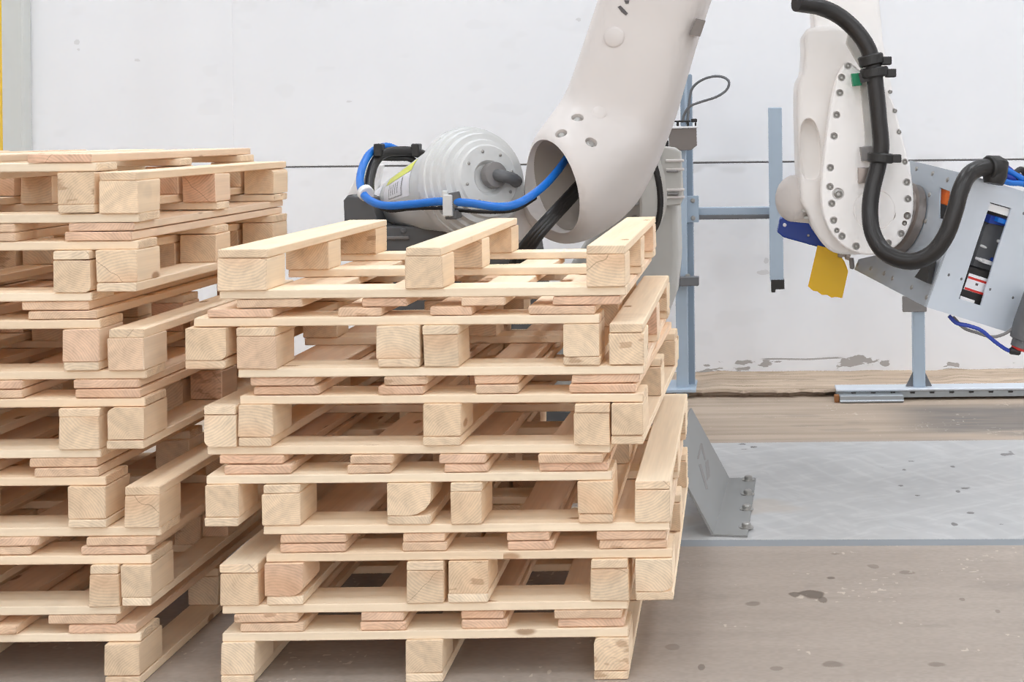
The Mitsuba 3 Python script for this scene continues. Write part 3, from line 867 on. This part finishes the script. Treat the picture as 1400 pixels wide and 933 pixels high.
part('corrugated_hose', tube(H3([(520, 205, 5.74), (540, 206, 5.78), (558, 207, 5.80), (572, 216, 5.82), (582, 226, 5.85)]), .013, 12), 'mat_black', R, smooth=True)
for (x, y, Y) in ((518, 194, 5.70), (569, 195, 5.80)):
    q = P(x, y, Y)
    part('hose_clamp', bx(q - [.015, .03, .028], q + [.015, .03, .022], .004), 'mat_black', R, 'black hose clamp')
q = P(498, 253, 5.49)
part('cable_tie', lathe(q, P(510, 266, 5.44) - q, [(-.012, .026), (-.010, .029), (.012, .029), (.014, .026)], 20), 'mat_white_part', R, 'white tie round the blue hose', smooth=30)
ck = part('hose_bracket', [pbox(603, 258, 616, 288, 5.22, 5.262), pbox(602, 252, 610, 262, 5.255, 5.275)], 'mat_motor', R)
part('clamp_head', slab([(611, 256), (624, 254), (627, 266), (621, 276), (613, 276)], 5.225, 5.262, .004, False), 'mat_dark_grey', ck, 'dark clamp head')
part('clamp_foot', pbox(606, 280, 622, 292, 5.24, 5.40), 'mat_dark_grey', ck)

# elbow above the frame, forearm, wrist
eb = O2 + d2 * 410 + u2 * 12
E = P(eb[0], eb[1], YA - .02)
W = P(1166, -150, 5.72)
part('elbow', lathe(E + [0, -.33, 0], [0, 1, 0], [(0, .17), (.02, .19), (.60, .19), (.62, .17)], 40), 'mat_robot', R, smooth=30)
fo = [E, (E + W) / 2 + [0, 0, .04], W]
part('forearm', tube([E + [.0, 0, .03], (E + W) / 2 + [0, 0, .05], W + [.02, 0, .02]], .13, 28), 'mat_robot', R, smooth=True)
part('forearm_link', slab([(1115, 46), (1113, 0), (1110, -190), (1215, -190), (1206, 0), (1210, 60), (1222, 130), (1160, 130)], 5.70, 5.92, .02, False), 'mat_robot_light', R, smooth=35)
body = mm(slab([(1104, 44), (1128, 38), (1168, 42), (1195, 60), (1210, 120), (1222, 180), (1234, 240), (1236, 290), (1222, 330), (1195, 348), (1160, 352), (1132, 346), (1112, 322), (1102, 296), (1092, 270), (1090, 190), (1091, 120), (1099, 98), (1102, 70)], 5.66, 6.06, .018))
oval = mm(slab([(1097, 240), (1094, 205), (1096, 176), (1104, 164), (1114, 166), (1122, 184), (1125, 215), (1122, 246), (1108, 250)], 5.55, 5.735, .01))
part('wrist_body', tm(body - oval), 'mat_robot_pale', R, smooth=38)
part('wrist_hub', lathe(P(1112, 276, 5.86), [-.75, -.65, .1], [(0, .092), (.12, .090), (.135, .082), (.15, .06), (.158, .03)], 36), 'mat_robot', R, smooth=35)
part('hub_rib', pbox(1094, 288, 1116, 293, 5.70, 5.76), 'mat_robot_grey', R)
part('hub_rib', pbox(1097, 298, 1118, 302, 5.70, 5.76), 'mat_robot_grey', R)
YF = 5.56
outline = [(1161, 88), (1178, 100), (1192, 104), (1208, 118), (1222, 145), (1234, 195), (1244, 240), (1247, 282), (1242, 312), (1226, 338), (1200, 351), (1172, 351), (1146, 337), (1128, 312), (1121, 282), (1122, 245), (1127, 205), (1133, 165), (1141, 125), (1149, 102)]
plate = mm(slab(outline, YF, YF + .09, .010))
bolts = [(1161, 93, 1), (1152, 109, 1), (1149, 130, 1), (1144, 160, 1), (1140, 189, 1), (1134, 232, 1), (1133, 258, 1), (1144, 268, 1.6), (1135, 281, 1), (1137, 304, 1), (1141, 318, .75), (1148, 326, 1), (1167, 340, 1), (1211, 337, 1), (1229, 324, 1), (1234, 310, .7), (1238, 300, 1), (1239, 277, 1), (1238, 254, 1), (1236, 226, .8), (1229, 185, .8), (1224, 156, .8), (1218, 130, .8)]
k_ = YF / F
for (x, y, s) in bolts:
    q = P(x, y, YF)
    plate = plate - mm(cyl(q + [0, -.02, 0], q + [0, .016, 0], 5.2 * s * k_, 18))
q = P(1193, 291, YF)
ring = mm(cyl(q + [0, -.02, 0], q + [0, .004, 0], 29 * k_, 56)) - mm(cyl(q + [0, -.03, 0], q + [0, .02, 0], 27 * k_, 56))
plate = plate - ring
pl = part('wrist_plate', tm(plate), 'mat_robot_light', R, 'bolted light wrist plate', smooth=30)
for (x, y, s) in bolts:
    q = P(x, y, YF + .014)
    part('bolt', lathe(q, [0, -1, 0], [(0, 3.7 * s * k_), (.009, 3.7 * s * k_), (.012, 2.4 * s * k_), (.006, 1.6 * s * k_)], 12), 'mat_bolt', pl, smooth=30)
# wrist flange towards the gripper
SP = Plane(P(1328, 247, 5.36), P(1260, 424, 5.36), P(1243, 224, 5.86))
fcn = SP.at(1238, 306)
part('tool_flange', lathe(fcn - SP.n * .004, -SP.n if SP.n[0] > 0 else SP.n, [(-.0, .14), (.03, .14), (.035, .125), (.11, .12)], 48), 'mat_flange', R, 'brown steel ring between wrist and gripper', smooth=30)
# dress pack on the wrist
part('bracket', slab([(1163, 48), (1176, 62), (1186, 84), (1190, 98), (1180, 98), (1170, 80), (1160, 62)], 5.54, 5.60, .004, False), 'mat_robot_grey', R)
part('valve_cap', slab([(1166, 104), (1178, 103), (1180, 120), (1168, 121)], 5.48, 5.545, .005, False), 'mat_green', R, 'green plastic block')
part('carrier', slab([(1177, 112), (1186, 112), (1192, 185), (1191, 225), (1183, 225), (1182, 180)], 5.535, 5.559, .003, False), 'mat_robot_grey', R, 'grey strip behind the conduit')
part('bracket', slab([(1172, 233), (1192, 233), (1192, 254), (1172, 254)], 5.525, 5.559, .003, False), 'mat_flange', R)
part('bracket', slab([(1176, 205), (1192, 203), (1193, 222), (1178, 224)], 5.50, 5.559, .003, False), 'mat_mid_grey', R)
cond = H3([(1092, 6, 5.36), (1103, 8, 5.38), (1124, 12, 5.42), (1148, 23, 5.44), (1170, 42, 5.45), (1187, 66, 5.45), (1195, 92, 5.45), (1199, 130, 5.45), (1202, 170, 5.45), (1204, 205, 5.45), (1199, 232, 5.45), (1191, 262, 5.44), (1187, 292, 5.42), (1190, 322, 5.38), (1203, 346, 5.34), (1224, 359, 5.30), (1248, 362, 5.27), (1272, 351, 5.25), (1290, 328, 5.24), (1302, 298, 5.24), (1311, 268, 5.25), (1322, 247, 5.28), (1338, 237, 5.32), (1356, 236, 5.36)])
part('conduit', tube(cond, .0305, 20), 'mat_rubber', R, 'thick black conduit hanging in a loop', smooth=True)


def collar(i0, x, y, Y, dirx, r=.047, h=.05, name='conduit_clamp'):
    q = P(x, y, Y); d = np.array([dirx, 0, -1.0]); d /= np.linalg.norm(d)
    c = part(name, lathe(q, d, [(-h / 2, r - .006), (-h / 2 + .005, r), (h / 2 - .005, r), (h / 2, r - .006)], 28), 'mat_black', R, 'black conduit clamp', smooth=30)
    part('lug', bx(q + [r - .012, -.02, -.018], q + [r + .026, .03, .012], .003), 'mat_black', c)
    return c


collar(0, 1193, 86, 5.45, .22, h=.04)
collar(0, 1197, 103, 5.45, .12, r=.052, h=.036)
part('clamp_arm', hull([P(x, y, Y) for x, y in ((1175, 104), (1195, 98), (1195, 114), (1178, 117)) for Y in (5.43, 5.53)]), 'mat_black', R)
collar(0, 1203, 220, 5.45, -.08, r=.048, h=.036)
part('elbow_fitting', [lathe(P(1349, 236, 5.345), P(1366, 237, 5.38) - P(1349, 236, 5.345), [(0, .038), (.006, .044), (.05, .044), (.056, .036)], 14), lathe(P(1360, 240, 5.37), [.2, .1, 1], [(-.05, .035), (-.02, .045), (.035, .042), (.045, .03)], 12)], 'mat_black', R, 'black conduit fitting', smooth=30)

# ------------------------------------------------------------------ the gripper held by the robot
G = thing('gripper', 'tilted galvanised sheet metal gripper box hanging on the robot wrist at the right', 'gripper')
FP = Plane(P(1328, 247, 5.36), P(1260, 424, 5.36), P(1400, 271, 5.52))
cut = [(1283, 262), (1297, 268), (1294, 307), (1281, 304)]
sp = part('side_plate', SP.sheet([(1243, 224), (1328, 247), (1260, 425), (1164, 372), (1170, 358), (1226, 346), (1246, 300)], .006, [cut]), 'mat_galv', G)
for (x, y) in ((1252, 236), (1274, 243), (1294, 252), (1269, 272), (1263, 308), (1205, 378), (1187, 371), (1169, 365), (1262, 412), (1300, 300), (1216, 385), (1242, 398)):
    part('rivet', rivet(SP, x, y, .010, .006), 'mat_bolt', sp)
part('valve_block', SP.sheet([(1282, 263), (1292, 266), (1290, 285), (1281, 283)], .05, off=.02), 'mat_orange', G, 'orange block in the side opening')
part('inner_block', SP.sheet([(1280, 255), (1302, 262), (1298, 312), (1276, 308)], .06, off=.075), 'mat_black', G)
slot = [(1352, 284), (1381, 293), (1360, 350), (1336, 425), (1306, 415), (1330, 345)]
fp = part('front_plate', FP.sheet([(1328, 247), (1440, 284), (1420, 345), (1400, 400), (1378, 464), (1260, 425)], .006, [slot]), 'mat_galv_light', G)
for (x, y) in ((1293, 382), (1310, 388), (1349, 403), (1380, 415), (1397, 300)):
    part('screw', rivet(FP, x, y, .006, .003), 'mat_steel_dark', fp)
part('slot_bracket', FP.sheet([(1350, 285), (1383, 295), (1379, 305), (1346, 294)], .02, off=.012), 'mat_white_part', G, 'white bracket at the slot top')
part('housing_back', FP.sheet([(1340, 275), (1398, 295), (1345, 440), (1292, 420)], .02, off=.13), 'mat_black', G)
part('valve', FP.sheet([(1352, 302), (1377, 308), (1374, 318), (1349, 312)], .04, off=.03), 'mat_blue_paint', G, 'blue valve in the slot')
part('valve', FP.sheet([(1363, 305), (1374, 309), (1372, 315), (1361, 311)], .02, off=.012), 'mat_blue_hose', G)
part('block', FP.sheet([(1345, 315), (1352, 312), (1372, 320), (1352, 378), (1326, 370)], .03, off=.06), 'mat_dark_grey', G)
for (x, y, r_) in ((1361, 337, .006), (1331, 360, .006), (1338, 343, .005), (1352, 362, .008)):
    part('connector', rivet(FP, x, y, r_, .03, .05), 'mat_white_part' if r_ != .008 else 'mat_blue_paint', G, smooth=30)
part('connector', FP.sheet([(1343, 362), (1355, 366), (1353, 371), (1341, 367)], .03, off=.03), 'mat_white_part', G, 'white connector')
dv = part('device', FP.sheet([(1322, 372), (1352, 381), (1336, 427), (1306, 416)], .04, off=.022), 'mat_black', G, 'black device with a striped sticker')
part('sticker', FP.sheet([(1321, 380), (1347, 389), (1340, 411), (1313, 402)], .001, off=.0205), 'mat_label_white', dv, 'white sticker with red stripes')
part('red_stripe', FP.sheet([(1320, 384), (1346, 393), (1345, 396), (1319, 387)], .001, off=.0195), 'mat_red', dv)
part('red_stripe', FP.sheet([(1315, 399), (1341, 408), (1340, 411), (1314, 402)], .001, off=.0195), 'mat_red', dv)
part('sticker_dot', FP.sheet([(1330, 394), (1333, 395), (1332, 398), (1329, 397)], .001, off=.0195), 'mat_print', dv)
part('slot_notch', FP.sheet([(1309, 411), (1328, 418), (1326, 423), (1318, 419), (1308, 416)], .004, off=.01), 'mat_white_part', G)
part('top_plate', hull([FP.at(1330, 250, .008), FP.at(1398, 272, .008), FP.at(1330, 250, .30), FP.at(1398, 272, .30), FP.at(1329, 253, .008), FP.at(1397, 275, .008), FP.at(1329, 253, .30), FP.at(1397, 275, .30)]), 'mat_galv', G)
part('stay', SP.sheet([(1262, 362), (1270, 360), (1262, 392), (1246, 384)], .02, off=-.025), 'mat_black', G, 'black stay under the conduit')
for i, (pts, m) in enumerate(((((1363, 240, 5.44), (1374, 240, 5.48), (1392, 250, 5.5), (1412, 262, 5.52)), 'mat_blue_hose'), (((1362, 252, 5.43), (1380, 258, 5.46), (1398, 260, 5.5), (1415, 272, 5.52)), 'mat_blue_hose'), (((1366, 246, 5.47), (1384, 252, 5.5), (1402, 262, 5.54), (1415, 270, 5.56)), 'mat_blue_cable'), (((1372, 234, 5.52), (1384, 244, 5.55), (1398, 252, 5.58), (1412, 258, 5.6)), 'mat_blue_cable'), (((1386, 254, 5.5), (1389, 243, 5.52), (1396, 240, 5.54), (1402, 248, 5.56), (1412, 250, 5.57)), 'mat_black'))):
    part('tube', tube(H3(pts), .011, 10), m, G, smooth=True)
# blue channel and yellow flap on the far side
part('channel', slab([(1060, 319), (1064, 301), (1072, 295), (1096, 297), (1116, 300), (1150, 348), (1128, 346), (1114, 340), (1068, 326)], 6.10, 6.20, .006, False), 'mat_blue_paint', G, 'dark blue channel')
part('rivet', lathe(P(1070, 309, 6.10), [0, -1, 0], [(0, .008), (.005, .006)], 10), 'mat_label_white', G)
part('rivet', lathe(P(1102, 324, 6.10), [0, -1, 0], [(0, .006), (.005, .004)], 10), 'mat_bolt', G)
part('flap', slab([(1114.6, 338), (1139, 345), (1150.6, 360), (1155.7, 374), (1146.7, 411), (1138, 409), (1132, 410), (1126, 406), (1119, 406), (1113, 401), (1107, 400), (1100.4, 394)], 6.02, 6.04, .003, False), 'mat_yellow_plate', G, 'yellow flap with a ragged lower edge')
hg = part('hinge', lathe(P(1142, 349, 5.98), P(1162, 354, 5.98) - P(1142, 349, 5.98), [(0, .012), (.004, .016), (.02, .016), (.022, .010), (.03, .010), (.033, .018), (.05, .018)], 16), 'mat_flange', G, smooth=30)
part('hinge_pin', lathe(P(1160, 356, 5.97), [.1, 0, -1], [(0, .010), (.04, .010), (.045, .005)], 12), 'mat_mid_grey', hg)
# actuator at the lower right with its cables
ax_ = np.array([-.32, 0, -1.0])
ac = part('actuator', [lathe(P(1400, 452, 5.55), ax_, [(-.12, .03), (-.11, .05), (0, .055), (.06, .052), (.065, .04), (.09, .04)], 28)], 'mat_dark_grey', G, 'dark round actuator', smooth=30)
part('ring', lathe(P(1391, 479, 5.55), ax_, [(-.0, .034), (.004, .038), (.020, .034), (.024, .025)], 28), 'mat_red', ac, 'red ring', smooth=30)
part('cable', tube(H3([(1292, 438, 5.5), (1302, 448, 5.5), (1318, 452, 5.5), (1336, 459, 5.5), (1352, 473, 5.52), (1370, 486, 5.54), (1384, 490, 5.55)]), .0075, 10), 'mat_blue_cable', G, 'dark blue cable', smooth=True)
part('cable', tube(H3([(1298, 440, 5.52), (1312, 455, 5.54), (1330, 462, 5.56), (1350, 468, 5.56), (1368, 464, 5.56), (1386, 452, 5.56)]), .006, 10), 'mat_mid_grey', G, 'grey cable', smooth=True)
part('plug', lathe(P(1374, 487, 5.54), [1, .05, -.15], [(0, .010), (.004, .014), (.035, .014), (.04, .010)], 14), 'mat_black', G, smooth=30)
part('arm', FP.sheet([(1392, 395), (1420, 400), (1410, 440), (1378, 436)], .05, off=.02), 'mat_mid_grey', G)
